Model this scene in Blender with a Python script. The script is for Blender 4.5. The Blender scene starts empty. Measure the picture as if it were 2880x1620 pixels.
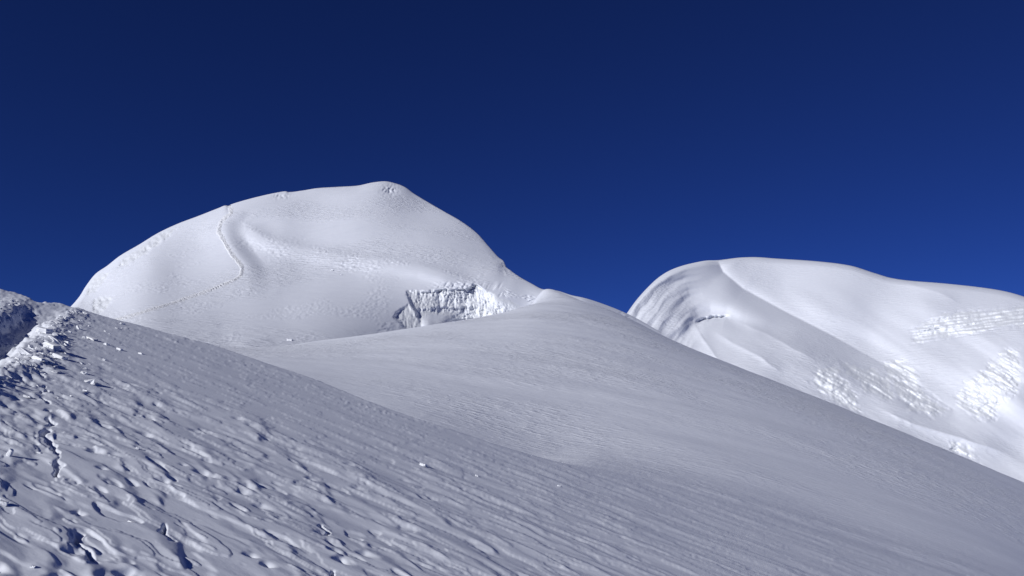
import bpy, math, random
import numpy as np
from mathutils import Vector

# ------------------------------------------------------------------ camera
sc = bpy.context.scene
PITCH = math.radians(8.0)
FOC = 2176.0                       # focal length in pixels of a 2880 px wide frame
EYE = 1.7
cam_d = bpy.data.cameras.new("camera")
cam = bpy.data.objects.new("camera", cam_d)
sc.collection.objects.link(cam)
cam_d.sensor_width = 36.0
cam_d.lens = 36.0 * FOC / 2880.0
cam_d.clip_start = 0.05
cam_d.clip_end = 20000.0
cam.location = (0, 0, 0)
cam.rotation_euler = (math.pi / 2 + PITCH, 0, 0)
sc.camera = cam
# ------------------------------------------------------------------ sky, sun, exposure
SUN_EL = math.radians(26.0)
SUN_AZ = math.radians(225.0)       # clockwise from +Y: behind the viewer, from the left
world = bpy.data.worlds.new("World")
sc.world = world
world.use_nodes = True
wn = world.node_tree
wn.nodes.clear()
sky = wn.nodes.new("ShaderNodeTexSky")
sky.sky_type = 'NISHITA'
sky.sun_disc = False
sky.sun_elevation = SUN_EL
sky.sun_rotation = SUN_AZ
sky.altitude = 6000.0
sky.air_density = 1.0
sky.dust_density = 0.0
sky.ozone_density = 10.0
bg = wn.nodes.new("ShaderNodeBackground")
bg.inputs[1].default_value = 0.05
wo = wn.nodes.new("ShaderNodeOutputWorld")
tint = wn.nodes.new("ShaderNodeMix")          # deep high-altitude blue of the picture's colour response
tint.data_type = 'RGBA'
tint.blend_type = 'MULTIPLY'
tint.inputs[0].default_value = 1.0
tint.inputs[7].default_value = (0.43, 0.47, 0.86, 1)
wn.links.new(sky.outputs[0], tint.inputs[6])
wn.links.new(tint.outputs[2], bg.inputs[0])
wn.links.new(bg.outputs[0], wo.inputs[0])

sun_d = bpy.data.lights.new("sun", 'SUN')
sun_d.energy = 3.45
sun_d.angle = math.radians(0.53)
sun_d.color = (1.0, 0.985, 0.965)
sun = bpy.data.objects.new("sun", sun_d)
sc.collection.objects.link(sun)
SV = Vector((math.sin(SUN_AZ) * math.cos(SUN_EL), math.cos(SUN_AZ) * math.cos(SUN_EL), math.sin(SUN_EL)))
sun.rotation_euler = (-SV).to_track_quat('-Z', 'Y').to_euler()
sun.location = (-30, -10, 40)
vs = sc.view_settings
vs.view_transform = 'Standard'
vs.look = 'None'
vs.gamma = 1.0
vs.exposure = 0.0
sc.cycles.max_bounces = 6
sc.cycles.diffuse_bounces = 1

# ------------------------------------------------------------------ helpers
rng = np.random.default_rng(7)
random.seed(7)
CP, SP = math.cos(PITCH), math.sin(PITCH)


def tw(px, py):
    """bearing x/y and slope z/y of the sight line through a picture point"""
    px = np.asarray(px, dtype=np.float64)
    py = np.asarray(py, dtype=np.float64)
    up = 810.0 - py
    y = FOC * CP - up * SP
    z = FOC * SP + up * CP
    return (px - 1440.0) / y, z / y


_perm = rng.permutation(4096).astype(np.int64)
_ang = rng.random(4096) * 2 * np.pi
_gx, _gy = np.cos(_ang), np.sin(_ang)


def perlin(x, y, seed=0):
    x = np.asarray(x, dtype=np.float64)
    y = np.asarray(y, dtype=np.float64)
    xi = np.floor(x).astype(np.int64)
    yi = np.floor(y).astype(np.int64)
    fx, fy = x - xi, y - yi
    u = fx * fx * fx * (fx * (fx * 6 - 15) + 10)
    v = fy * fy * fy * (fy * (fy * 6 - 15) + 10)

    def g(ix, iy, dx, dy):
        h = _perm[(_perm[(ix + seed * 131) & 4095] + iy) & 4095]
        return _gx[h] * dx + _gy[h] * dy
    a = g(xi, yi, fx, fy)
    b = g(xi + 1, yi, fx - 1, fy)
    c = g(xi, yi + 1, fx, fy - 1)
    d = g(xi + 1, yi + 1, fx - 1, fy - 1)
    return 1.5 * ((a + u * (b - a)) + v * ((c + u * (d - c)) - (a + u * (b - a))))


def fbm(x, y, oct=4, seed=0, gain=0.5):
    s, a = 0.0, 1.0
    for i in range(oct):
        s = s + a * perlin(x * 2 ** i + 17.3 * i, y * 2 ** i - 9.1 * i, seed + i)
        a *= gain
    return s


def sstep(a, b, x):
    t = np.clip((x - a) / (b - a), 0, 1)
    return t * t * (3 - 2 * t)


def tps_fit(P, V, lam=0.0):
    P = np.asarray(P, float)
    V = np.asarray(V, float)
    n = len(P)
    d2 = ((P[:, None] - P[None]) ** 2).sum(-1)
    K = 0.5 * d2 * np.log(d2 + 1e-12) + lam * np.eye(n)
    Q = np.c_[np.ones(n), P]
    A = np.block([[K, Q], [Q.T, np.zeros((3, 3))]])
    c = np.linalg.solve(A, np.r_[V, 0, 0, 0])

    def f(x, y):
        s = c[n] + c[n + 1] * x + c[n + 2] * y
        for i in range(n):
            d = (x - P[i, 0]) ** 2 + (y - P[i, 1]) ** 2
            s = s + c[i] * 0.5 * d * np.log(d + 1e-12)
        return s
    return f


def curve1(pts):
    """monotone-ish smooth interpolation through points sorted by first value"""
    p = np.asarray(sorted(pts), float)
    x, y = p[:, 0], p[:, 1]
    h = np.diff(x)
    dl = np.diff(y) / h
    m = np.zeros(len(x))
    m[1:-1] = np.where(dl[:-1] * dl[1:] > 0, 2 * dl[:-1] * dl[1:] / (dl[:-1] + dl[1:] + 1e-12), 0.0)
    m[1:-1] = 0.5 * m[1:-1] + 0.25 * (dl[:-1] + dl[1:])
    m[0], m[-1] = dl[0], dl[-1]

    def f(q):
        q = np.asarray(q, float)
        i = np.clip(np.searchsorted(x, q) - 1, 0, len(h) - 1)
        s = (q - x[i]) / h[i]
        lo, hi = s < 0, s > 1
        sc_ = np.clip(s, 0, 1)
        r = ((1 + 2 * sc_) * (1 - sc_) ** 2 * y[i] + sc_ * (1 - sc_) ** 2 * h[i] * m[i]
             + sc_ ** 2 * (3 - 2 * sc_) * y[i + 1] + sc_ ** 2 * (sc_ - 1) * h[i] * m[i + 1])
        r = np.where(lo, y[0] + m[0] * (q - x[0]), r)
        return np.where(hi, y[-1] + m[-1] * (q - x[-1]), r)
    return f


def seg_dist(px, py, line):
    """signed side and distance and arc position to a polyline"""
    best = np.full(px.shape, 1e9)
    side = np.zeros(px.shape)
    arc = np.zeros(px.shape)
    acc = 0.0
    for (ax, ay), (bx, by) in zip(line[:-1], line[1:]):
        dx, dy = bx - ax, by - ay
        L2 = dx * dx + dy * dy
        t = np.clip(((px - ax) * dx + (py - ay) * dy) / L2, 0, 1)
        d = np.hypot(px - ax - t * dx, py - ay - t * dy)
        cr = (px - ax) * dy - (py - ay) * dx
        m = d < best
        best = np.where(m, d, best)
        side = np.where(m, np.sign(cr), side)
        arc = np.where(m, acc + t * math.sqrt(L2), arc)
        acc += math.sqrt(L2)
    return best, side, arc / acc


def poly_sd(px, py, poly):
    """signed distance to a polygon, positive inside"""
    d, _, _ = seg_dist(px, py, list(poly) + [poly[0]])
    ins = np.zeros(px.shape, bool)
    n = len(poly)
    for i in range(n):
        x1, y1 = poly[i]
        x2, y2 = poly[(i + 1) % n]
        if y1 == y2:
            continue
        c = ((y1 > py) != (y2 > py)) & (px < (x2 - x1) * (py - y1) / (y2 - y1) + x1)
        ins ^= c
    return np.where(ins, d, -d)


def mesh_object(name, verts, faces, mat, parent=None, smooth=True):
    me = bpy.data.meshes.new(name)
    verts = np.ascontiguousarray(verts, dtype=np.float32)
    faces = np.ascontiguousarray(faces, dtype=np.int32)
    nf, k = faces.shape
    me.vertices.add(len(verts))
    me.vertices.foreach_set("co", verts.ravel())
    me.loops.add(nf * k)
    me.loops.foreach_set("vertex_index", faces.ravel())
    me.polygons.add(nf)
    me.polygons.foreach_set("loop_start", np.arange(0, nf * k, k, dtype=np.int32))
    me.polygons.foreach_set("use_smooth", np.full(nf, smooth))
    me.update(calc_edges=True)
    me.validate()
    me.materials.append(mat)
    ob = bpy.data.objects.new(name, me)
    sc.collection.objects.link(ob)
    if parent:
        ob.parent = parent
    return ob


def grid_faces(nr, nc):
    i = np.arange(nr * nc).reshape(nr, nc)
    return np.stack([i[:-1, :-1].ravel(), i[:-1, 1:].ravel(), i[1:, 1:].ravel(), i[1:, :-1].ravel()], 1)


def sub_object(name, V, F, keep, mat, parent=None):
    f = F[keep]
    u, inv = np.unique(f, return_inverse=True)
    return mesh_object(name, V[u], inv.reshape(f.shape), mat, parent)


def tag(o, label=None, cat=None, group=None, kind=None):
    for k, v in (("label", label), ("category", cat), ("group", group), ("kind", kind)):
        if v:
            o[k] = v
    return o


# ------------------------------------------------------------------ materials
def snow_material(name, col=(0.81, 0.845, 0.935), rough=0.62, layers=(), tint=0.02):
    """layers: (scale xyz, rotation z, detail, strength, distance, patchiness scale or None)"""
    m = bpy.data.materials.new(name)
    m.use_nodes = True
    nt = m.node_tree
    N, L = nt.nodes, nt.links
    bs = N["Principled BSDF"]
    bs.inputs["Roughness"].default_value = rough
    bs.inputs["Specular IOR Level"].default_value = 0.25
    tc = N.new("ShaderNodeTexCoord")
    nz = N.new("ShaderNodeTexNoise")
    nz.inputs["Scale"].default_value = 0.35
    nz.inputs["Detail"].default_value = 6
    L.new(tc.outputs["Object"], nz.inputs["Vector"])
    rp = N.new("ShaderNodeValToRGB")
    rp.color_ramp.elements[0].position = 0.3
    rp.color_ramp.elements[1].position = 0.7
    rp.color_ramp.elements[0].color = (*[c - tint for c in col], 1)
    rp.color_ramp.elements[1].color = (*[min(0.95, c + tint) for c in col], 1)
    L.new(nz.outputs[0], rp.inputs[0])
    L.new(rp.outputs[0], bs.inputs["Base Color"])
    prev = None
    for (scale, rz, detail, strength, dist, patch) in layers:
        mp = N.new("ShaderNodeMapping")
        mp.vector_type = 'POINT'
        mp.inputs["Rotation"].default_value = (0, 0, rz)
        mp2 = N.new("ShaderNodeMapping")
        mp2.inputs["Scale"].default_value = scale
        L.new(tc.outputs["Object"], mp.inputs["Vector"])
        L.new(mp.outputs[0], mp2.inputs["Vector"])
        n = N.new("ShaderNodeTexNoise")
        n.inputs["Scale"].default_value = 1.0
        n.inputs["Detail"].default_value = detail
        n.inputs["Roughness"].default_value = 0.6
        L.new(mp2.outputs[0], n.inputs["Vector"])
        h = n.outputs[0]
        if patch:
            pn = N.new("ShaderNodeTexNoise")
            pn.inputs["Scale"].default_value = patch[0]
            pn.inputs["Detail"].default_value = 5
            L.new(tc.outputs["Object"], pn.inputs["Vector"])
            mr = N.new("ShaderNodeMapRange")
            mr.inputs[1].default_value = patch[1]
            mr.inputs[2].default_value = patch[2]
            mr.inputs[3].default_value = patch[3]
            mr.inputs[4].default_value = 1.0
            L.new(pn.outputs[0], mr.inputs[0])
            # keep only the upper part of the relief: small crests standing on smooth snow
            cr = N.new("ShaderNodeMapRange")
            cr.inputs[1].default_value = 0.46
            cr.inputs[2].default_value = 0.72
            L.new(h, cr.inputs[0])
            mul = N.new("ShaderNodeMath")
            mul.operation = 'MULTIPLY'
            L.new(cr.outputs[0], mul.inputs[0])
            L.new(mr.outputs[0], mul.inputs[1])
            h = mul.outputs[0]
            if len(patch) > 4:          # relief grows with the drift fetch up the slope
                sx_ = N.new("ShaderNodeSeparateXYZ")
                L.new(tc.outputs["Object"], sx_.inputs[0])
                fy_ = N.new("ShaderNodeMapRange")
                fy_.inputs[1].default_value = patch[4]
                fy_.inputs[2].default_value = patch[5]
                fy_.inputs[3].default_value = 0.22
                L.new(sx_.outputs[1], fy_.inputs[0])
                m2 = N.new("ShaderNodeMath")
                m2.operation = 'MULTIPLY'
                L.new(h, m2.inputs[0])
                L.new(fy_.outputs[0], m2.inputs[1])
                h = m2.outputs[0]
        b = N.new("ShaderNodeBump")
        b.inputs["Strength"].default_value = strength
        b.inputs["Distance"].default_value = dist
        L.new(h, b.inputs["Height"])
        if prev:
            L.new(prev, b.inputs["Normal"])
        prev = b.outputs[0]
    if prev:
        L.new(prev, bs.inputs["Normal"])
    return m


WIND = math.atan2(-0.50, 0.865)
MAT_NEAR = snow_material("wind_packed_snow", layers=[
    ((3.0, 12.0, 12.0), -WIND, 5, 0.32, 0.010, None),
    ((40, 60, 60), 0.0, 3, 0.25, 0.004, None)])
MAT_MID = snow_material("rippled_snow", layers=[
    ((1.5, 4.5, 4.5), 0.12, 4, 0.9, 0.12, (0.07, 0.42, 0.62, 0.12, 18.0, 48.0)),
    ((2.4, 8.0, 8.0), 0.3, 4, 0.6, 0.025, None)])
MAT_PEAK = snow_material("peak_snow", layers=[
    ((0.40, 1.2, 1.2), 0.05, 4, 0.6, 0.4, (0.03, 0.47, 0.62, 0.08)),
    ((0.9, 2.5, 2.5), 0.1, 3, 0.25, 0.1, None)])
MAT_FAR = snow_material("far_snow", layers=[
    ((0.13, 0.4, 0.4), 0.3, 5, 0.45, 0.8, (0.012, 0.42, 0.62, 0.1))])
MAT_ICE = snow_material("glacier_ice", col=(0.845, 0.88, 0.955), rough=0.5, layers=[
    ((0.7, 0.7, 0.25), 0.0, 6, 0.4, 0.5, None)])
MAT_BLOCK = snow_material("broken_snow", col=(0.86, 0.885, 0.945), layers=[
    ((5, 5, 5), 0.0, 4, 0.5, 0.004, None)])
MAT_TRAIL = snow_material("trodden_snow", col=(0.85, 0.875, 0.94), layers=[
    ((2.0, 2.0, 2.0), 0.0, 5, 0.8, 0.5, None)])

# ------------------------------------------------------------------ near bench and saddle slope: one height function
GX, GY = -0.28, 0.05


def plane_depth(px, py):
    t, w = tw(px, py)
    return EYE / (GX * t + GY - w), t


CREST = [(-500, 720), (-200, 770), (0, 811), (60, 829), (105, 849), (140, 850), (170, 853), (200, 862), (300, 890), (400, 915), (470, 935), (600, 970),
         (727, 1012), (869, 1059), (1028, 1123), (1117, 1156), (1217, 1190), (1316, 1222), (1465, 1270), (1565, 1300),
         (1800, 1352), (2100, 1430), (2400, 1528), (2700, 1625), (3100, 1760)]
_ct = [plane_depth(a, b) for a, b in CREST]
_cy = curve1([(float(t), float(d)) for d, t in _ct])


def crest_y(t):
    return _cy(np.clip(t, -0.80, 0.80))

BC = [  # saddle slope: picture point and depth in metres
    # spur ridge and the skyline running down to the right
    (700, 990, 72), (940, 957, 88), (1117, 938, 104), (1273, 918, 116), (1366, 901, 124), (1428, 885, 129), (1465, 867, 133), (1499, 850, 136),
    (1524, 812, 140), (1577, 820, 139), (1611, 834, 137), (1700, 870, 133), (1766, 892, 130), (1895, 965, 123), (2068, 1040, 118),
    (2292, 1124, 102), (2516, 1213, 90), (2739, 1303, 78), (2880, 1359, 70), (3200, 1487, 62),
    # foot, touching the bench
    (2880, 1610, 20.5), (2600, 1575, 17.5), (2300, 1490, 17.6), (2000, 1398, 18.2), (1800, 1347, 18.8), (1600, 1298, 20), (1400, 1245, 20.5),
    (1200, 1203, 20), (1000, 1130, 22.5), (740, 1030, 29), (500, 975, 45), (200, 930, 70), (-200, 900, 75), (3200, 1720, 24),
    (500, 965, 95), (200, 930, 110), (-200, 900, 120),
]
RIDGE_N = 20
_b = []
for k, (a, b, d) in enumerate(BC):
    t, w = tw(a, b)
    _b.append((float(t), math.log(d), float(w) + EYE / d))
    if 1 <= k < RIDGE_N:
        s = 1.0 if k < 9 else 0.6
        for mul, dp in ((1.22, 75), (1.6, 230)):
            t2, w2 = tw(a, b + dp * s)
            _b.append((float(t), math.log(d * mul), float(w2) + EYE / (d * mul)))
_b = np.array(_b)
BF = tps_fit(np.c_[_b[:, 0] * 3, _b[:, 1]], _b[:, 2], 1e-4)


_sk = np.linspace(-0.72, 0.95, 240)
_sy_ = np.exp(np.linspace(math.log(30), math.log(300), 260))
_m = np.array([(BF(t_ * 3, np.log(_sy_)) - EYE / _sy_).max() for t_ in _sk])
_rt = [tw(a, b) for a, b, d in BC[:RIDGE_N]]
_tar = np.interp(_sk, [float(q[0]) for q in _rt], [float(q[1]) for q in _rt])
_ridge_y = lambda q: np.interp(q, [float(v[0]) for v in _rt], [d for a, b, d in BC[:RIDGE_N]])
_on = sstep(-0.33, -0.22, _sk)
_fix = (_tar - _m) * _on
_kw = np.exp(-(np.arange(-12, 13) / 4.0) ** 2)
_fix = np.convolve(np.pad(_fix, 12, mode='edge'), _kw / _kw.sum(), mode='valid')


def smax(a, b, k):
    h = np.clip(0.5 + 0.5 * (a - b) / k, 0, 1)
    return b + (a - b) * h + k * h * (1 - h)


def bench_z(x, y):
    t = x / y
    yc = crest_y(t)
    q = np.maximum(0, y - yc + 0.25)
    return -EYE + GX * x + GY * y - (0.12 + 0.43 * sstep(0.12, -0.12, t)) * q * q / (q + 1.6)


def saddle_z(x, y):
    t = np.clip(x / y, -0.80, 0.85)
    return (BF(t * 3, np.log(y)) + np.interp(t, _sk, _fix) * sstep(0.35, 1.0, np.log(y / 20.0) / (np.log(_ridge_y(t)) - math.log(20.0)))) * y - EYE


def base_z(x, y):
    za = bench_z(x, y)
    far = y > 8
    zb = np.full(za.shape, -1e3)
    if far.any():
        zb[far] = saddle_z(x[far], y[far]) - 3.0 * sstep(17.5, 12.0, y[far])
    out = za.copy()
    k = 0.2 + 0.55 * sstep(-0.12, 0.10, (x / y)[far])
    out[far] = smax(za[far], zb[far], k)
    return out


# ---- sastrugi: a map of wind-carved tongues in plan view
CELL = 0.011
X0, X1, Y0, Y1 = -14.0, 14.5, 2.0, 20.5
gw, gh = int((X1 - X0) / CELL), int((Y1 - Y0) / CELL)
hmap = np.zeros((gh, gw), np.float32)
cw, sw_ = math.cos(WIND), math.sin(WIND)
_lx = np.arange(0, 28.5, 0.09)
_ly = np.arange(0, 18.5, 0.09)


def rough_mask(x, y):
    """where the bench is strongly carved: the part nearer the viewer, and a little along the brink"""
    t = x / y
    lim = 9.6 + 9.0 * sstep(-0.25, 0.32, t)
    n = fbm(x * 0.35, y * 0.35, 3, 31)
    return sstep(1.6, -1.6, y - lim + 1.6 * n)


def stamp(cx, cy, L, W, H, ang):
    ca, sa = math.cos(ang), math.sin(ang)
    ext = max(L, W) * 1.05
    i0, i1 = int((cx - ext - X0) / CELL), int((cx + ext - X0) / CELL)
    j0, j1 = int((cy - ext - Y0) / CELL), int((cy + ext - Y0) / CELL)
    i0, i1, j0, j1 = max(i0, 0), min(i1, gw), max(j0, 0), min(j1, gh)
    if i1 - i0 < 2 or j1 - j0 < 2:
        return
    xs = X0 + np.arange(i0, i1) * CELL - cx
    ys = Y0 + np.arange(j0, j1) * CELL - cy
    gx, gy = np.meshgrid(xs, ys)
    gx = gx + WX[j0:j1, i0:i1] * min(1.0, W / 0.12)
    gy = gy + WY[j0:j1, i0:i1] * min(1.0, W / 0.12)
    a = (gx * ca + gy * sa) / L
    b = (-gx * sa + gy * ca) / W
    tip = np.clip((a - 0.25) / 0.75, 0, 1)
    bw = np.clip(1 - tip ** 1.6, 0, 1) * (0.55 + 0.45 * np.clip((a + 1) / 1.2, 0, 1))
    inside = (np.abs(a) < 1) & (np.abs(b) < bw)
    bb = np.clip(b / np.maximum(bw, 1e-3), -1, 1)
    up_ = np.clip((bb + 1) / 1.5, 0, 1)
    dn_ = np.clip((1 - bb) / 0.5, 0, 1)
    prof = ((a + 1) * 0.5) ** 1.1 * (0.55 * up_ + 0.45 * up_ ** 3) * dn_ ** 0.5
    hh = np.where(inside, H * prof, 0).astype(np.float32)
    v = hmap[j0:j1, i0:i1]
    np.maximum(v, hh, out=v)


_sx = X0 + np.arange(0, gw, 4) * CELL
_sy = Y0 + np.arange(0, gh, 4) * CELL
_mx, _my = np.meshgrid(_sx, _sy)
_w1 = (fbm(_mx / 0.16, _my / 0.16, 3, 3) * 0.035).astype(np.float32)
_w2 = (fbm(_mx / 0.16, _my / 0.16, 3, 9) * 0.035).astype(np.float32)


def up4(a):
    def up(b):
        c = np.concatenate([b, b[-1:]], 0)
        o = np.empty((4 * b.shape[0],) + b.shape[1:], b.dtype)
        for q in range(4):
            o[q::4] = c[:-1] * (1 - q / 4) + c[1:] * (q / 4)
        return o
    return up(up(a).T).T[:gh, :gw]


WX, WY = up4(_w1), up4(_w2)

n_st = 2300
cand_y = Y0 + (Y1 - Y0) * rng.random(n_st * 3) ** 0.9
cand_t = -0.8 + 1.6 * rng.random(n_st * 3)
cand_x = cand_t * cand_y
rm = rough_mask(cand_x, cand_y)
keep = rng.random(n_st * 3) < (0.04 + 0.96 * rm)
cand_x, cand_y, rm = cand_x[keep][:n_st], cand_y[keep][:n_st], rm[keep][:n_st]
pits = []
for cx, cy, r in zip(cand_x, cand_y, rm):
    big = rng.random() ** 1.7
    left = float(sstep(0.25, -0.45, cx / cy))
    L = (0.16 + 0.95 * big) * (0.8 + 0.25 * left)
    W = L * (0.20 + 0.22 * rng.random()) * (0.7 + 0.6 * left)
    H = (0.003 + 0.023 * big) * (0.9 + 0.35 * left) * (0.35 + 0.65 * r) * (0.7 + 0.6 * rng.random())
    an = WIND + rng.normal(0, 0.13)
    stamp(cx, cy, L, W, H, an)
    if big > 0.15 and rng.random() < 0.12 + 0.16 * left:
        pits.append((cx + L * 0.93 * math.cos(an), cy + L * 0.93 * math.sin(an), min(0.055, W * (0.14 + 0.20 * rng.random())), 0.018 + 0.022 * rng.random() * (0.3 + left)))
# small undercut hollows at the tips of the tongues
for cx, cy, rr, dp in pits:
    i0, i1 = max(0, int((cx - rr * 1.6 - X0) / CELL)), min(gw, int((cx + rr * 1.6 - X0) / CELL))
    j0, j1 = max(0, int((cy - rr * 1.6 - Y0) / CELL)), min(gh, int((cy + rr * 1.6 - Y0) / CELL))
    if i1 - i0 < 2 or j1 - j0 < 2:
        continue
    gx, gy = np.meshgrid(X0 + np.arange(i0, i1) * CELL - cx, Y0 + np.arange(j0, j1) * CELL - cy)
    gx = gx + 0.5 * WX[j0:j1, i0:i1]
    gy = gy + 0.5 * WY[j0:j1, i0:i1]
    pa = (gx * cw + gy * sw_) / (1.4 * rr)
    pb = np.abs(-gx * sw_ + gy * cw) / rr
    hmap[j0:j1, i0:i1] -= (dp * sstep(-1.0, -0.75, pa) * np.clip(1 - (pa + 0.75) / 1.85, 0, 1) * sstep(1.3, 0.4, pb)).astype(np.float32)


def box(a, n):
    k = 2 * n + 1
    for _ in range(2):
        c = np.cumsum(np.pad(a, ((n + 1, n), (0, 0)), mode='edge'), 0, dtype=np.float64)
        a = ((c[k:] - c[:-k]) / k).astype(np.float32).T
    return a


hmaps = [box(hmap, 1), box(hmap, 2), box(hmap, 4)]


def hsample(x, y):
    u = np.clip((x - X0) / CELL, 0, gw - 2.001)
    v = np.clip((y - Y0) / CELL, 0, gh - 2.001)
    i, j = u.astype(int), v.astype(int)
    fu, fv = u - i, v - j
    rs = []
    for h in hmaps:
        rs.append((h[j, i] * (1 - fu) + h[j, i + 1] * fu) * (1 - fv) + (h[j + 1, i] * (1 - fu) + h[j + 1, i + 1] * fu) * fv)
    a = sstep(5, 8, y)
    b = sstep(8, 12, y)
    r = (rs[0] * (1 - a) + rs[1] * a) * (1 - b) + rs[2] * b
    return r * ((x > X0) & (x < X1) & (y > Y0) & (y < Y1))


def ground_pt(px, py):
    d, t = plane_depth(px, py)
    return float(t * d), float(d)


# trench of the trail over the brink on the left, in plan
TRENCH = [ground_pt(-620, 1210), ground_pt(-220, 1062), ground_pt(-70, 1000), ground_pt(0, 962), ground_pt(50, 915), ground_pt(100, 884), ground_pt(130, 866), (-10.9, 18.6), (-11.6, 21.0)]
CRACK = [ground_pt(*p) for p in [(110, 1040), (122, 1095), (136, 1180), (140, 1215), (150, 1290), (185, 1390), (205, 1460), (222, 1510), (250, 1570), (268, 1640), (290, 1720)]]
CRACK2 = [ground_pt(*p) for p in [(905, 1470), (916, 1500), (925, 1560), (932, 1620), (945, 1680)]]
CRACK3 = [ground_pt(*p) for p in [(440, 1470), (458, 1490), (466, 1510), (455, 1530)]]


def bench_detail(x, y):
    u = x * cw + y * sw_
    v = -x * sw_ + y * cw
    rmk = rough_mask(x, y)
    t = x / y
    fade = sstep(24, 17, y)
    left = sstep(0.3, -0.45, t)
    z = hsample(x, y)
    # broad drifts
    z = z + (0.013 + 0.008 * left) * fbm(u / 2.2, v / 0.9, 2, 40) * (0.35 + 0.65 * rmk)
    z = z + 0.001 * fbm(u / 0.6, v / 0.15, 3, 44) * (0.12 + 0.88 * rmk) * (0.5 + 0.5 * left)
    # eroded crust layers with ragged broken edges
    n = fbm(u / 1.5, v / 0.5, 4, 50, 0.5)
    n2 = fbm(u / 1.0, v / 0.34, 4, 60, 0.5)
    lw = rmk * (0.25 + 0.75 * left)
    z = z + 0.009 * sstep(0.0, 0.20, n - 0.05) * lw
    z = z + 0.006 * sstep(0.0, 0.045, n2 - 0.12) + 0.005 * sstep(0.0, 0.04, n2 - 0.38) * lw
    # carved hollows with steep windward walls
    n3 = fbm(u / 0.55, v / 0.26, 3, 70)
    z = z - 0.014 * sstep(0.0, 0.2, n3 - 0.50) * lw
    # rough little scales along the brink
    br = sstep(3.2, 0.6, np.abs(y - crest_y(t) + 0.4)) * sstep(0.1, -0.15, t)
    z = z + sstep(-0.1, 0.4, fbm(x / 1.7, y / 1.7, 2, 88)) * br * (0.015 * sstep(0.0, 0.1, fbm(u / 1.1, v / 0.25, 4, 80) - 0.2) + 0.006 * fbm(u / 0.4, v / 0.12, 3, 84))
    # fracture lines
    for ln, wd, dp in ((CRACK, 0.03, 0.04), (CRACK2, 0.022, 0.05), (CRACK3, 0.035, 0.05)):
        xx = x + 0.06 * fbm(x / 0.28, y / 0.28, 3, 90)
        yy = y + 0.05 * fbm(x / 0.3, y / 0.3, 2, 94)
        d, side, arc = seg_dist(xx, yy, ln)
        wv = wd * (0.45 + 0.9 * np.abs(fbm(arc * 9, arc * 0 + 3, 2, 97)))
        ends = sstep(0, 0.06, arc) * sstep(1, 0.96, arc) * sstep(-0.05, 0.3, fbm(x / 0.45, y / 0.45, 2, 99))
        z = z - dp * sstep(wv * 1.25, wv * 0.55, d) * ends
    # trench
    d, side, arc = seg_dist(x + 0.14 * fbm(x / 0.5, y / 0.5, 4, 101, 0.6), y, TRENCH)
    sd = d * side                       # sign: + right of the way the line runs
    wdt = 0.36
    deep = sstep(16.8, 13.0, y)
    z = z - 0.17 * sstep(wdt, wdt * 0.35, d) * deep
    rub = np.exp(-((d - 0.50) / 0.17) ** 2) * np.where(side > 0, 1.0, 0.8)
    z = z + rub * (0.03 + 0.022 * fbm(x / 0.2, y / 0.2, 4, 110) + 0.012 * np.abs(fbm(x / 0.07, y / 0.07, 2, 115)))
    rub2 = sstep(1.5, 0.5, d)
    z = z + rub2 * 0.018 * np.abs(fbm(x / 0.22, y / 0.22, 3, 120))
    return z * fade


# mesh grids
T = np.r_[np.linspace(-2.6, -0.80, 150), np.linspace(-0.79, 0.79, 1100), np.linspace(0.80, 1.8, 70)]
YR = 1.0 / np.r_[np.linspace(1 / 0.9, 1 / 2.45, 36), np.linspace(1 / 2.4, 1 / 24.0, 650)]
TT, YY = np.meshgrid(T, YR)
XX = TT * YY


def ripples(x, y):
    w = sstep(0.4, 4.0, y - crest_y(x / y))
    return w * (np.minimum(1, y / 40) * 0.08 * fbm(x / 9, y / 5, 3, 130)
                + y / 100 * 0.035 * fbm(x / 2.0, y / 0.9, 3, 134) * sstep(-0.2, 0.5, fbm(x / 14, y / 12, 3, 138)))


ZZ = base_z(XX, YY) + bench_detail(XX, YY) + ripples(XX, YY)
VA = np.stack([XX, YY, ZZ], -1).reshape(-1, 3)
FA = grid_faces(len(YR), len(T))
beyond = (YY - crest_y(TT) > 0.9).ravel()[FA].all(1)
fg = sub_object("foreground_snow_slope", VA, FA, ~beyond, MAT_NEAR)
tag(fg, kind="structure", label="wind-carved grey snow slope in the foreground falling to the right")

T2 = np.r_[np.linspace(-2.6, -0.86, 40), np.linspace(-0.85, 0.85, 620), np.linspace(0.86, 1.8, 30)]
YR2 = np.exp(np.linspace(math.log(24.0), math.log(280.0), 260))
TT, YY = np.meshgrid(T2, YR2)
XX = TT * YY
ZB = base_z(XX, YY) + ripples(XX, YY)
VB = np.stack([XX, YY, ZB], -1).reshape(-1, 3)
FB = grid_faces(len(YR2), len(T2))
sad = sub_object("saddle_snow_slope", np.concatenate([VA, VB]), np.concatenate([FA, FB + len(VA)]), np.concatenate([beyond, np.ones(len(FB), bool)]), MAT_MID)
tag(sad, kind="structure", label="smooth rippled snow slope rising to a saddle between the two peaks")


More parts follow.
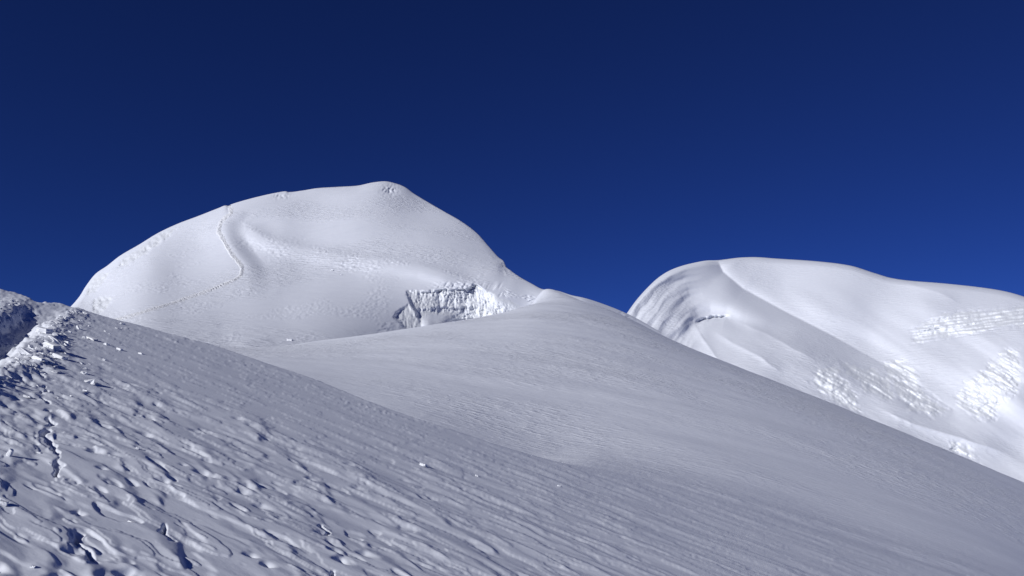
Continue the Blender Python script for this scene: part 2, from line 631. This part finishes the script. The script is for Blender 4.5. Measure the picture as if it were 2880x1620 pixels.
# ------------------------------------------------------------------ peaks: surveyed by bearing, elevation and depth
def survey_surface(px_range, n_cols, n_rows, top_pts, bottom, ctrl, round_px, round_m, lam=1e-3, round_w=None):
    px = np.linspace(*px_range, n_cols)
    top = curve1(top_pts)(px)
    bot = np.maximum(np.full(n_cols, bottom), top + 60)
    s = np.linspace(0, 1, n_rows)
    PX = np.tile(px, (n_rows, 1))
    PY = bot[None] + (top - bot)[None] * s[:, None]
    c = np.array(ctrl, float)
    f = tps_fit(np.c_[c[:, 0] / 100, c[:, 1] / 100], np.log(c[:, 2]), lam)
    D = np.exp(f(PX / 100, PY / 100))
    # the crown rolls away from the viewer
    d = np.clip((PY - top[None]) / round_px, 0, 1)
    D = D + round_m * (1 - np.sqrt(np.clip(1 - (1 - d) ** 2, 0, 1))) * (round_w(PX) if round_w else 1.0)
    return px, top, PX, PY, D


def finish_survey(PX, PY, D, top_w_drop):
    t, w = tw(PX, PY)
    P = np.stack([t * D, D, w * D], -1)
    rows = [P]
    last = P[-1]
    # the hidden far side falls away behind the skyline
    for dist, drop in top_w_drop:
        q = last.copy()
        q[:, 1] += dist
        q[:, 0] += dist * (last[:, 0] / last[:, 1])
        q[:, 2] += dist * last[:, 2] / last[:, 1] - drop
        rows.append(q[None])
    return np.concatenate(rows, 0)


# ---- main peak
M_TOP = [(60, 1000), (150, 905), (201, 860), (224, 833), (240, 807), (268, 771), (302, 747), (335, 721), (391, 688), (447, 654), (503, 628), (559, 607),
         (615, 585), (636, 577.5), (642, 579), (650, 575), (671, 568), (727, 553), (783, 541), (805, 538), (812, 540), (850, 536), (894, 529), (950, 525.5), (1006, 522),
         (1050, 513), (1083, 510), (1118, 517), (1140, 526), (1163, 543), (1207, 570), (1252, 596), (1297, 622), (1342, 656), (1375, 693), (1403, 724),
         (1417, 735), (1424, 751), (1433, 758), (1453, 773), (1498, 799), (1526, 813), (1565, 817), (1611, 831), (1640, 837), (1680, 849), (1766, 883), (1860, 935)]
M_C = [(60, 1010, 100), (150, 1000, 95), (400, 965, 92), (700, 1000, 88), (940, 975, 111), (1100, 955, 138), (1300, 935, 174), (1500, 910, 184), (1700, 910, 185), (1860, 960, 185),
       (500, 880, 136), (800, 890, 137), (1000, 870, 153), (330, 880, 145), (640, 930, 116), (880, 930, 122),
       (690, 770, 186), (500, 780, 186), (230, 835, 196), (300, 752, 223), (340, 800, 186), (450, 656, 243), (420, 740, 203), (560, 610, 252), (560, 680, 226),
       (850, 770, 190), (1000, 780, 188), (1120, 790, 187), (1250, 795, 188), (1350, 790, 192), (1440, 795, 195), (1400, 750, 210),
       (650, 650, 228), (800, 640, 232), (1000, 640, 236), (1200, 660, 236), (1340, 700, 231),
       (650, 578, 258), (800, 545, 276), (900, 535, 284), (1083, 512, 298), (1200, 567, 290), (1300, 625, 266), (1400, 724, 227), (1422, 748, 216), (1526, 814, 194),
       (1640, 845, 190), (1766, 890, 195)]
px, top, PX, PY, D = survey_surface((60, 1860), 780, 270, M_TOP, 1015, M_C, 26, 16, 6e-3, lambda q: 1.0 - 0.85 * sstep(1080, 1200, q))
TRAIL = [(642, 578), (649, 588), (652, 600), (634, 615), (622, 630.5), (617.5, 652), (628, 673), (640, 694), (655, 718.6), (673.6, 740), (683, 755), (680, 773),
         (667.5, 784), (625, 803.6), (564, 828), (503.6, 849), (443, 867), (382, 885.6), (321, 903), (240, 925)]
# the spur the trail climbs: ground falls away on its right
d, side, arc = seg_dist(PX, PY, TRAIL[2:12])
SPUR_X = curve1([(b, a) for a, b in [(640, 560), (655, 600), (640, 615), (632, 640), (640, 670), (655, 695), (672, 718), (690, 740), (700, 760), (702, 785), (700, 840), (690, 900)]])
dx = PX - SPUR_X(PY)
amp = sstep(575, 640, PY) * sstep(860, 700, PY)
D = D + amp * (6.5 * sstep(-6, 55, dx) - 6.5 * sstep(45, 420, dx))
# fold running right from the trail: lip above, scooped band below
FOLD = [(655, 600), (700, 640), (760, 672), (850, 695), (960, 716), (1080, 730), (1180, 745), (1290, 775), (1380, 815)]
d, side, arc = seg_dist(PX, PY, FOLD)
sd = d * side
fw = sstep(0.0, 0.12, arc) * sstep(1.0, 0.8, arc)
D = D - 3.4 * fw * np.exp(-((sd + 10) / 26) ** 2) * 1.0
lip = fw * np.exp(-((sd) / 9) ** 2)
D = D + lip * 0.6 * fbm(PX / 9, PY / 4, 3, 200) * sstep(-0.2, 0.4, fbm(PX / 60, PY / 60, 2, 204)) - lip * 0.5
# broad softness
D = D + 0.7 * fbm(PX / 220, PY / 130, 2, 210)
# carved patches of ripples
rp = sstep(0.05, 0.5, fbm(PX / 140, PY / 60, 4, 220)) * sstep(620, 720, PY)
D = D + rp * 0.38 * fbm(PX / 12, PY / 3.6, 2, 224)
# cornice notch and summit ice
for (cx, cy, rx, ry, a) in ((790, 550, 26, 9, 5), (1098, 533, 22, 14, 5), (1419, 748, 9, 6, 3)):
    g = np.exp(-((PX - cx) / rx) ** 2 - ((PY - cy) / ry) ** 2)
    D = D + g * a * (0.5 + 0.45 * fbm(PX / 7, PY / 7, 2, 230))

ice_w = np.zeros_like(D)
f_edge = np.array(M_C, float)
# --- the big ice cliff: a recess broken out of the snow face
CL = [(1143, 813), (1202, 816), (1227, 813), (1276, 812), (1318, 809), (1330, 795), (1345, 800), (1368, 818), (1392, 820), (1402, 838), (1437, 842), (1472, 864), (1500, 905), (1420, 960),
      (1186, 960), (1183, 925), (1172, 890), (1154, 856), (1141, 832)]
wob = 5 * fbm(PX / 14, PY / 14, 3, 240)
sd = poly_sd(PX + wob, PY + wob * 0.6, CL)
edge_py = curve1([(1100, 815), (1143, 813), (1276, 812), (1330, 806), (1368, 818), (1402, 836), (1437, 842), (1480, 865), (1520, 880)])(PX)
c = np.array(M_C, float)
fM = tps_fit(np.c_[c[:, 0] / 100, c[:, 1] / 100], np.log(c[:, 2]), 6e-3)
Ytop = np.exp(fM(PX / 100, edge_py / 100))
below = PY - edge_py
ycl = Ytop + 2.0 - 0.055 * below
ridg = 1 - np.abs(fbm(PX / 7.5 + 0.4 * fbm(PX / 20, PY / 20, 2, 246), PY / 34, 3, 244))
colm = fbm(PX / 26, PY / 60, 3, 248)
strata = curve1([(0, 0), (10, -1.2), (22, -0.4), (40, 0.4), (52, -0.9), (60, 0.6), (82, -0.3), (86, -1.6), (90, 0.2), (120, -2.2), (140, -1)])(below + 3 * fbm(PX / 40, PY / 40, 2, 250))
pocket = np.exp(-((PX - 1225) / 42) ** 4 - ((PY - 915) / 34) ** 4)
ycl = ycl - (0.45 * (ridg - 0.6) + 0.45 * colm - 0.30 * strata + 0.26 * fbm(PX / 5, PY / 7, 2, 252)) * (1 - 0.9 * pocket) - 9 * pocket * sstep(865, 930, PY)
soft = 8 + 45 * sstep(1355, 1430, PX)
m = sstep(-1, soft, sd)
cap = 2.2 + 0.03 * np.maximum(0, PX - 1141) + 3.0 * sstep(1300, 1400, PX)
rough = ycl - (Ytop + 2.0 - 0.055 * below)
rec = np.clip(Ytop + 1.1 - 0.055 * below - D, 0, None)
rec = cap * (1 - np.exp(-rec / cap))
D = D + m * (rec + 1.3 * rough)
ice_w = np.maximum(ice_w, sstep(0, 3, sd) * (1 - 0.7 * (pocket > 0.5)))
# broken block face on the cliff's lower left
LB = [(1150, 852), (1114, 877), (1105, 893), (1128, 915), (1152, 940), (1186, 940), (1174, 893)]
sd = poly_sd(PX + wob * 0.6, PY, LB)
m = sstep(-2, 9, sd)
D = D + m * (0.03 * (1186 - PX) + 0.40 * fbm(PX / 6, PY / 22, 3, 256))
ice_w = np.maximum(ice_w, sstep(0, 3, sd))
# drip lines of drifted snow above the cliff
st = sstep(0.0, 0.5, fbm((PX + 0.65 * (PY - 800)) / 9.0, PY / 60, 2, 258)) * sstep(785, 808, PY) * sstep(1, -8, poly_sd(PX, PY, CL)) * sstep(1200, 1230, PX) * sstep(1440, 1400, PX) * (PY < 845)
D = D + 0.5 * st
# ice on the left shoulder
for poly in ([(500, 637), (485, 660), (412, 714), (346, 752), (330, 752), (346, 728), (382, 704), (452, 652)],
             [(310, 762), (293, 792), (272, 815), (249, 832), (238, 826), (250, 791), (276, 771)],
             [(318, 832), (303, 864), (280, 884), (255, 888), (262, 842), (291, 832)]):
    sd = poly_sd(PX + wob * 0.8, PY + wob * 0.5, poly)
    m = sstep(-5, 9, sd)
    D = D + m * (1.5 + 1.6 * fbm(PX / 15, PY / 12, 3, 260, 0.5))
    ice_w = np.maximum(ice_w, sstep(-1, 3, sd))
M_fields = (PX, PY, D)
P = finish_survey(PX, PY, D, ((6, 4), (20, 14), (60, 45), (140, 120)))
nr, nc = P.shape[:2]
V = P.reshape(-1, 3)
F = grid_faces(nr, nc)
iw = np.concatenate([ice_w, np.zeros((nr - ice_w.shape[0], nc))], 0).ravel()
fm = iw[F].mean(1) > 0.5
main = sub_object("main_snow_peak", V, F, ~fm, MAT_PEAK)
tag(main, kind="structure", label="broad domed snow summit left of centre with a trail up its flank")
ice = sub_object("ice_cliff", V, F, fm, MAT_ICE, main)
tag(ice, label="broken blue-white ice cliffs and icy left shoulder on the main peak")


def main_point(qx, qy, lift=0.0):
    j = int(np.clip(np.searchsorted(px_main, qx), 1, len(px_main) - 1))
    col = PYm[:, j]
    i = int(np.argmin(np.abs(col - qy)))
    dd = Dm[i, j] - lift
    t, w = tw(qx, qy)
    return np.array([t * dd, dd, w * dd])


px_main, PYm, Dm = px, PY, D

# trail up the main peak: trodden, crumbly ribbon
tl = np.array(TRAIL, float)
seg = np.r_[0, np.cumsum(np.hypot(*np.diff(tl, axis=0).T))]
n_al, n_ac = 520, 9
sa = np.linspace(0, seg[-1], n_al)
cxp, cyp = curve1(list(zip(seg, tl[:, 0])))(sa), curve1(list(zip(seg, tl[:, 1])))(sa)
tx, ty = np.gradient(cxp), np.gradient(cyp)
ln = np.hypot(tx, ty)
nx, ny = -ty / ln, tx / ln
hw = np.interp(sa / seg[-1], [0, 0.06, 0.15, 0.45, 0.55, 0.8, 1], [5, 8, 6, 6.5, 8, 6.5, 4])
hw = 1.3 * hw * (1 + 0.25 * fbm(sa / 8, sa * 0 + 2.2, 3, 300))
rows = []
for i in range(n_al):
    r = []
    for k in range(n_ac):
        o = (k / (n_ac - 1) * 2 - 1)
        qx, qy = cxp[i] + nx[i] * hw[i] * o, cyp[i] + ny[i] * hw[i] * 0.75 * o
        edge = 1 - abs(o) ** 4
        nz = float(fbm(np.array(qx / 9.0), np.array(qy / 6.0), 4, 304, 0.6))
        r.append(main_point(qx, max(qy, float(np.interp(qx, px_main, top)) + 0.5), -0.12 + edge * (0.45 + 0.07 * nz) + (-1.0 * nx[i] - 0.7 * ny[i]) * o * (1 - abs(o) ** 6)))
    rows.append(r)
V = np.array(rows).reshape(-1, 3)
trail = mesh_object("footpath", V, grid_faces(n_al, n_ac), MAT_TRAIL)
tag(trail, kind="structure", label="trodden trail winding up the flank of the main snow peak")

# ---- right peak
Q_TOP = [(1600, 1130), (1700, 975), (1740, 915), (1763, 881), (1789, 845), (1821, 809), (1850, 782), (1879, 763), (1912, 749.5), (1954, 738.6), (1990, 732.6), (2016, 732), (2038, 729.5),
         (2086, 724), (2123, 723), (2183, 727), (2300, 735), (2392, 747), (2460, 768), (2504, 781), (2548, 788), (2655, 797), (2780, 811), (2833, 820.6), (2880, 834), (2980, 870), (3150, 930)]
Q_C = [(1600, 1140, 560), (1700, 1000, 590), (1763, 900, 630), (1821, 815, 668), (1879, 768, 698), (1990, 736, 735), (2086, 727, 775), (2200, 732, 785), (2392, 750, 765), (2548, 792, 740), (2780, 815, 707), (2880, 838, 687), (3150, 935, 650),
       (1895, 964, 597), (1840, 890, 634), (1950, 850, 674), (2000, 790, 706), (2050, 790, 706), (2120, 830, 690),
       (2200, 800, 730), (2400, 830, 705), (2600, 850, 680), (2000, 920, 630), (2150, 920, 615), (2300, 900, 645), (2450, 950, 640), (2700, 950, 620), (2880, 920, 615),
       (2050, 1020, 560), (2200, 1020, 560), (2350, 1080, 545), (2500, 1060, 575), (2700, 1100, 560), (2880, 1100, 550),
       (2300, 1150, 515), (2500, 1220, 510), (2700, 1250, 520), (2880, 1250, 530), (2880, 1420, 470), (2300, 1420, 430), (1800, 1300, 430), (3150, 1420, 460), (3150, 1100, 590)]
px, top, PX, PY, D = survey_surface((1600, 3150), 700, 300, Q_TOP, 1420, Q_C, 16, 30, 1e-3)
# valley crease: wall on its left falls to it, the dome on its right climbs
CREASE = [(2016, 728), (2034, 765), (2090, 812), (2200, 872), (2330, 938), (2460, 1010), (2560, 1075), (2680, 1150)]
d, side, arc = seg_dist(PX, PY, CREASE)
sd = d * side
wv = sstep(0.9, 0.35, arc) * 0.75 + 0.25
s_ = np.where(sd < 0, 1.0, 1.0)
D = D + 34 * wv * np.exp(-np.abs(sd) / 60.0) * 1.0
# left wall: long flutes following the skyline
sky_d = PY - curve1(Q_TOP)(PX)
wall = sstep(2040, 1985, PX) * sstep(0, 8, sky_d)
ds, _, ar = seg_dist(PX, PY, [(1700, 975)] + Q_TOP[2:13])
ds = ds + 5 * fbm(PX / 60, PY / 60, 2, 400)
fl = fbm(ds / 34 + 0.3, ar * 2.0, 2, 404) + 0.18 * fbm(ds / 12, ar * 4, 2, 406)
D = D + wall * 3.8 * fl * sstep(150, 40, PX - 1880) * sstep(0.95, 0.7, ar)
# lower lobe and its crescent moat
MOAT = [(1888, 968), (1915, 950), (1940, 935), (1950, 910), (1968, 895), (2000, 887), (2040, 888), (2075, 903), (2150, 925), (2250, 945)]
d, side, arc = seg_dist(PX, PY, MOAT)
sd = d * side
lobe = sstep(-4, 6, -sd) * 0
D = D + 12 * np.exp(-((d) / 26.0) ** 2) * sstep(1.0, 0.75, arc)
d, side, arc = seg_dist(PX, PY + 2.5 * fbm(PX / 16, PY / 16, 2, 412), [(1955, 912), (1968, 903), (1985, 898), (2010, 894), (2035, 891), (2058, 893)])
D = D + 9 * np.exp(-(d / 4.5) ** 2) * sstep(0, 0.15, arc) * sstep(1, 0.7, arc)
# crisp little crests on the lower lobes
for line, a in (([(2058, 893), (2090, 912), (2160, 940), (2240, 985), (2330, 1032)], 7), ([(1955, 915), (1975, 950), (2010, 1000), (2060, 1045)], 5),
                ([(2000, 925), (2060, 965), (2140, 1005), (2210, 1060)], 5), ([(2490, 781), (2560, 800), (2640, 822), (2710, 860)], 5), ([(2440, 1130), (2560, 1190), (2680, 1225), (2880, 1290)], 6)):
    d, side, arc = seg_dist(PX + 4 * fbm(PX / 50, PY / 50, 2, 414), PY, line)
    D = D - a * np.exp(-d / 22) * sstep(0, 0.25, arc) * sstep(1, 0.7, arc)
# drifts and flow bands running down to the right
q1 = (PX * 0.52 - PY * 0.85)
q2 = (PX * 0.85 + PY * 0.52)
D = D + 4.5 * fbm(q2 / 380, q1 / 100, 2, 420) * sstep(30, 140, sky_d) + 0.35 * fbm(q2 / 200, q1 / 26, 2, 424) * sstep(860, 960, PY)
iq = np.zeros_like(D)
SER = [
    ([(2564, 946), (2600, 910), (2647, 883), (2720, 876), (2800, 868), (2880, 862), (2960, 870), (2960, 915), (2880, 912), (2800, 925), (2734, 941), (2660, 950), (2573, 966)], 's'),
    ([(2295, 1033), (2357, 1033), (2374, 1070), (2407, 1111), (2424, 1165), (2386, 1148), (2330, 1120), (2283, 1080)], 'f'),
    ([(2337, 992), (2370, 1018), (2469, 1041), (2498, 1070), (2515, 1130), (2465, 1121), (2415, 1080), (2374, 1040)], 'f'),
    ([(2482, 1020), (2540, 1012), (2573, 1045), (2597, 1108), (2664, 1150), (2630, 1172), (2564, 1155), (2531, 1120)], 'f'),
    ([(2689, 1111), (2717, 1078), (2771, 1037), (2821, 983), (2870, 987), (2870, 1099), (2821, 1120), (2788, 1180), (2742, 1171), (2697, 1135)], 'f'),
    ([(2676, 1238), (2717, 1254), (2751, 1299), (2709, 1288), (2676, 1271)], 'f'),
]
wob = 7 * fbm(PX / 18, PY / 18, 3, 430)
masks = []
for poly, kd in SER:
    sd = poly_sd(PX + wob, PY + wob * 0.7, poly) + 9 * fbm(PX / 34, PY / 26, 3, 436)
    m = sstep(-16, 18, sd)
    if kd == 's':
        stt = fbm(PX / 90, (PY + 0.12 * PX) / 6.5, 2, 440)
        D = D + m * (1.5 + 2.6 * stt + 1.4 * fbm(PX / 26, PY / 16, 3, 444) + 0.2 * fbm(PX / 8, PY / 6, 2, 446))
    else:
        f1 = 0.7 - np.abs(fbm(q2 / 130, q1 / 22, 4, 450, 0.55))
        D = D + m * (2.0 - 3.4 * f1 + 1.7 * fbm(PX / 40, PY / 28, 4, 452, 0.55) + 0.3 * fbm(PX / 8, PY / 7, 2, 454, 0.5))
    masks.append(sstep(0, 4, sd))
P = finish_survey(PX, PY, D, ((20, 12), (60, 45), (160, 140), (300, 300)))
nr, nc = P.shape[:2]
V = P.reshape(-1, 3)
F = grid_faces(nr, nc)
tot = np.zeros(len(F), bool)
sel = []
for mk in masks:
    iw = np.concatenate([mk, np.zeros((nr - mk.shape[0], nc))], 0).ravel()
    s = (iw[F].mean(1) > 0.5) & ~tot
    tot |= s
    sel.append(s)
right = sub_object("right_snow_peak", V, F, ~tot, MAT_FAR)
tag(right, kind="structure", label="farther rounded snow peak on the right with a curling left edge")
SL = ["layered ice band high on the right peak's flank", "broken ice bulge lowest left on the right peak", "narrow band of tumbled ice beside the bulge",
      "fluted ice cliffs in the middle of the right peak", "jagged ice cliffs near the picture's right edge", "small ice outcrop low on the right peak"]
for s, lb in zip(sel, SL):
    tag(sub_object("ice_band", V, F, s, MAT_ICE, right), label=lb)


# ------------------------------------------------------------------ loose snow blocks
def block_mesh(name, seed, n=3, jag=0.12, wedge=0.0):
    r = np.random.default_rng(seed)
    vs_, fs = [], []
    idx = {}

    def vert(p):
        k = tuple(np.round(p, 5))
        if k not in idx:
            idx[k] = len(vs_)
            vs_.append(np.array(p, float))
        return idx[k]
    g = np.linspace(-0.5, 0.5, n)
    for ax in range(3):
        for s in (-0.5, 0.5):
            for i in range(n - 1):
                for j in range(n - 1):
                    q = []
                    for (a, b) in ((i, j), (i + 1, j), (i + 1, j + 1), (i, j + 1)):
                        p = [0, 0, 0]
                        p[ax] = s
                        p[(ax + 1) % 3] = g[a]
                        p[(ax + 2) % 3] = g[b]
                        q.append(vert(p))
                    fs.append(q if s > 0 else q[::-1])
    A = np.array(vs_)
    nrm = np.linalg.norm(A, axis=1, keepdims=True)
    A = A * (0.82 + 0.18 * (0.5 / np.maximum(nrm, 0.1)))
    A += r.normal(0, jag, A.shape) * 0.5
    A[:, 2] *= 1 - wedge * (A[:, 0] + 0.5)
    me = bpy.data.meshes.new(name)
    me.from_pydata([tuple(v) for v in A], [], fs)
    me.update()
    me.materials.append(MAT_BLOCK)
    return me


def surf_z(x, y):
    xa, ya = np.array([x], float), np.array([y], float)
    return float(base_z(xa, ya)[0] + bench_detail(xa, ya)[0])


def put_block(me, name, x, y, size, rz, sink=0.2, tilt=(0, 0)):
    o = bpy.data.objects.new(name, me)
    sc.collection.objects.link(o)
    o.scale = size
    o.rotation_euler = (tilt[0], -math.atan(GX) + tilt[1], rz) if False else (tilt[0], tilt[1] + 0.27, rz)
    o.location = (x, y, surf_z(x, y) + size[2] * (0.5 - sink))
    return o


G_B = "loose snow blocks on the foreground slope"
BLK = [  # px, py of its foot, length, width, height in pixels, rz, wedge, label
    (146, 990, 54, 20, 20, -0.5, 0.2, "large white snow slab lying below the trench lip, brightest block there"),
    (124, 940, 38, 24, 20, -0.2, 0.1, "lumpy white snow block, uppermost of the blocks below the trench lip"),
    (258, 956, 36, 14, 10, -0.5, 0.5, "long thin white snow slab alone on smooth snow right of the other blocks"),
    (237, 952, 9, 8, 8, 0.3, 0.0, "tiny snow lump at the left tip of the long thin slab"),
    (168, 1012, 42, 20, 14, -0.3, 0.2, "broken pair-like snow slab just below the largest block"),
    (112, 1028, 52, 18, 13, -0.55, 0.3, "long narrow white snow slab at the lower end of the rubble"),
    (140, 1030, 22, 14, 10, -0.3, 0.4, "small wedge of snow at the right end of the long narrow slab"),
    (78, 1122, 20, 14, 12, 0.1, 0.6, "small white snow wedge alone on carved snow near the left edge"),
    (26, 1286, 12, 10, 28, 0.1, 0.1, "upright thumb-shaped white snow block casting a dark shadow at left"),
    (336, 984, 16, 9, 8, -0.3, 0.1, "small snow lump on smooth snow right of the long thin slab"),
    (396, 996, 12, 8, 6, -0.3, 0.1, "small snow lump farthest right on the smooth upper slope"),
    (293, 1016, 8, 7, 7, 0.2, 0.1, "tiny snow crumb below the two small lumps on smooth snow"),
    (1190, 1312, 17, 14, 12, -0.2, 0.3, "white snow chunk standing out on the central carved slope"),
    (1341, 1339, 8, 7, 6, 0.3, 0.1, "tiny white snow crumb right of the central chunk"),
    (1572, 1371, 7, 6, 5, 0.3, 0.1, "tiny snow crumb farthest right on the carved slope"),
    (8, 1428, 22, 16, 18, 0.2, 0.1, "white snow chunk cut by the left edge of the picture"),
    (386, 1272, 8, 7, 7, 0.2, 0.1, "tiny round white snow ball among the carved ridges at left"),
    (92, 1608, 12, 9, 9, 0.1, 0.1, "small snow lump near the bottom left corner"),
    (110, 1279, 11, 7, 5, 0.1, 0.2, "flat snow chip right of the upright block"),
    (142, 1307, 8, 6, 5, 0.6, 0.2, "snow chip beside the dark fracture line"),
    (370, 1474, 20, 8, 7, -0.2, 0.3, "white snow shard at the tip of a carved tongue near the bottom"),
]
for k, (bx, by, l, w_, h_, rz, wd, lb) in enumerate(BLK):
    x, y = ground_pt(bx, by)
    s = y / FOC
    me = block_mesh("snow_block", 500 + k, 4, 0.10, wd)
    o = put_block(me, "snow_block", x, y, (l * s, w_ * s * 1.1, h_ * s * 0.8), rz, 0.15, (random.uniform(-.1, .1), random.uniform(-.1, .1)))
    tag(o, lb, "snow block", G_B)

# crumbs heaped along the trench lip
crumb = [block_mesh("snow_crumb", 700 + k, 3, 0.20, 0.1 * k) for k in range(6)]
tr = np.array(TRENCH)
for k in range(230):
    side = 1 if k % 5 else -1
    u = random.random() ** 0.8
    i = 1.0 + u * 5.6
    a = int(i)
    p = tr[a] * (1 - (i - a)) + tr[min(a + 1, len(tr) - 1)] * (i - a)
    q = tr[min(a + 1, len(tr) - 1)] - tr[a]
    q = q / np.hypot(*q)
    off = (0.36 + abs(random.gauss(0, 0.22)) + (random.random() < 0.15) * random.random()) * side
    x, y = p[0] + q[1] * off, p[1] - q[0] * off
    s = min(0.11, 0.034 * math.exp(random.gauss(0, 0.5)))
    o = put_block(crumb[k % 6], "snow_crumb", x, y, (s * random.uniform(1, 2.0), s, s * random.uniform(0.35, 0.65)), random.uniform(-1, 1), 0.32, (random.uniform(-.4, .4), random.uniform(-.4, .4)))
    tag(o, "white snow crumb in the rubble heaped along the trench lip", "snow crumb", "crumbled snow along the trench lip")

# chunks far up on the main peak
for k, (bx, by, sz, lb) in enumerate([(815, 957, 15, "white snow chunk at the foot of the main peak above the dark brink"),
                                      (934, 760, 7, "upper small chunk on the main peak's middle slope"),
                                      (960, 772, 5, "lower tiny chunk on the main peak's middle slope"),
                                      (1060, 765, 4, "tiny chunk right of the two chunks on the main peak")]):
    p = main_point(bx, by, 0.3)
    s = p[1] / FOC * sz
    o = bpy.data.objects.new("snow_chunk", block_mesh("snow_chunk", 800 + k, 4, 0.12, 0.2))
    sc.collection.objects.link(o)
    o.scale = (s, s * 0.8, s * 0.55)
    o.location = p
    tag(o, lb, "snow block", "snow chunks on the main peak")
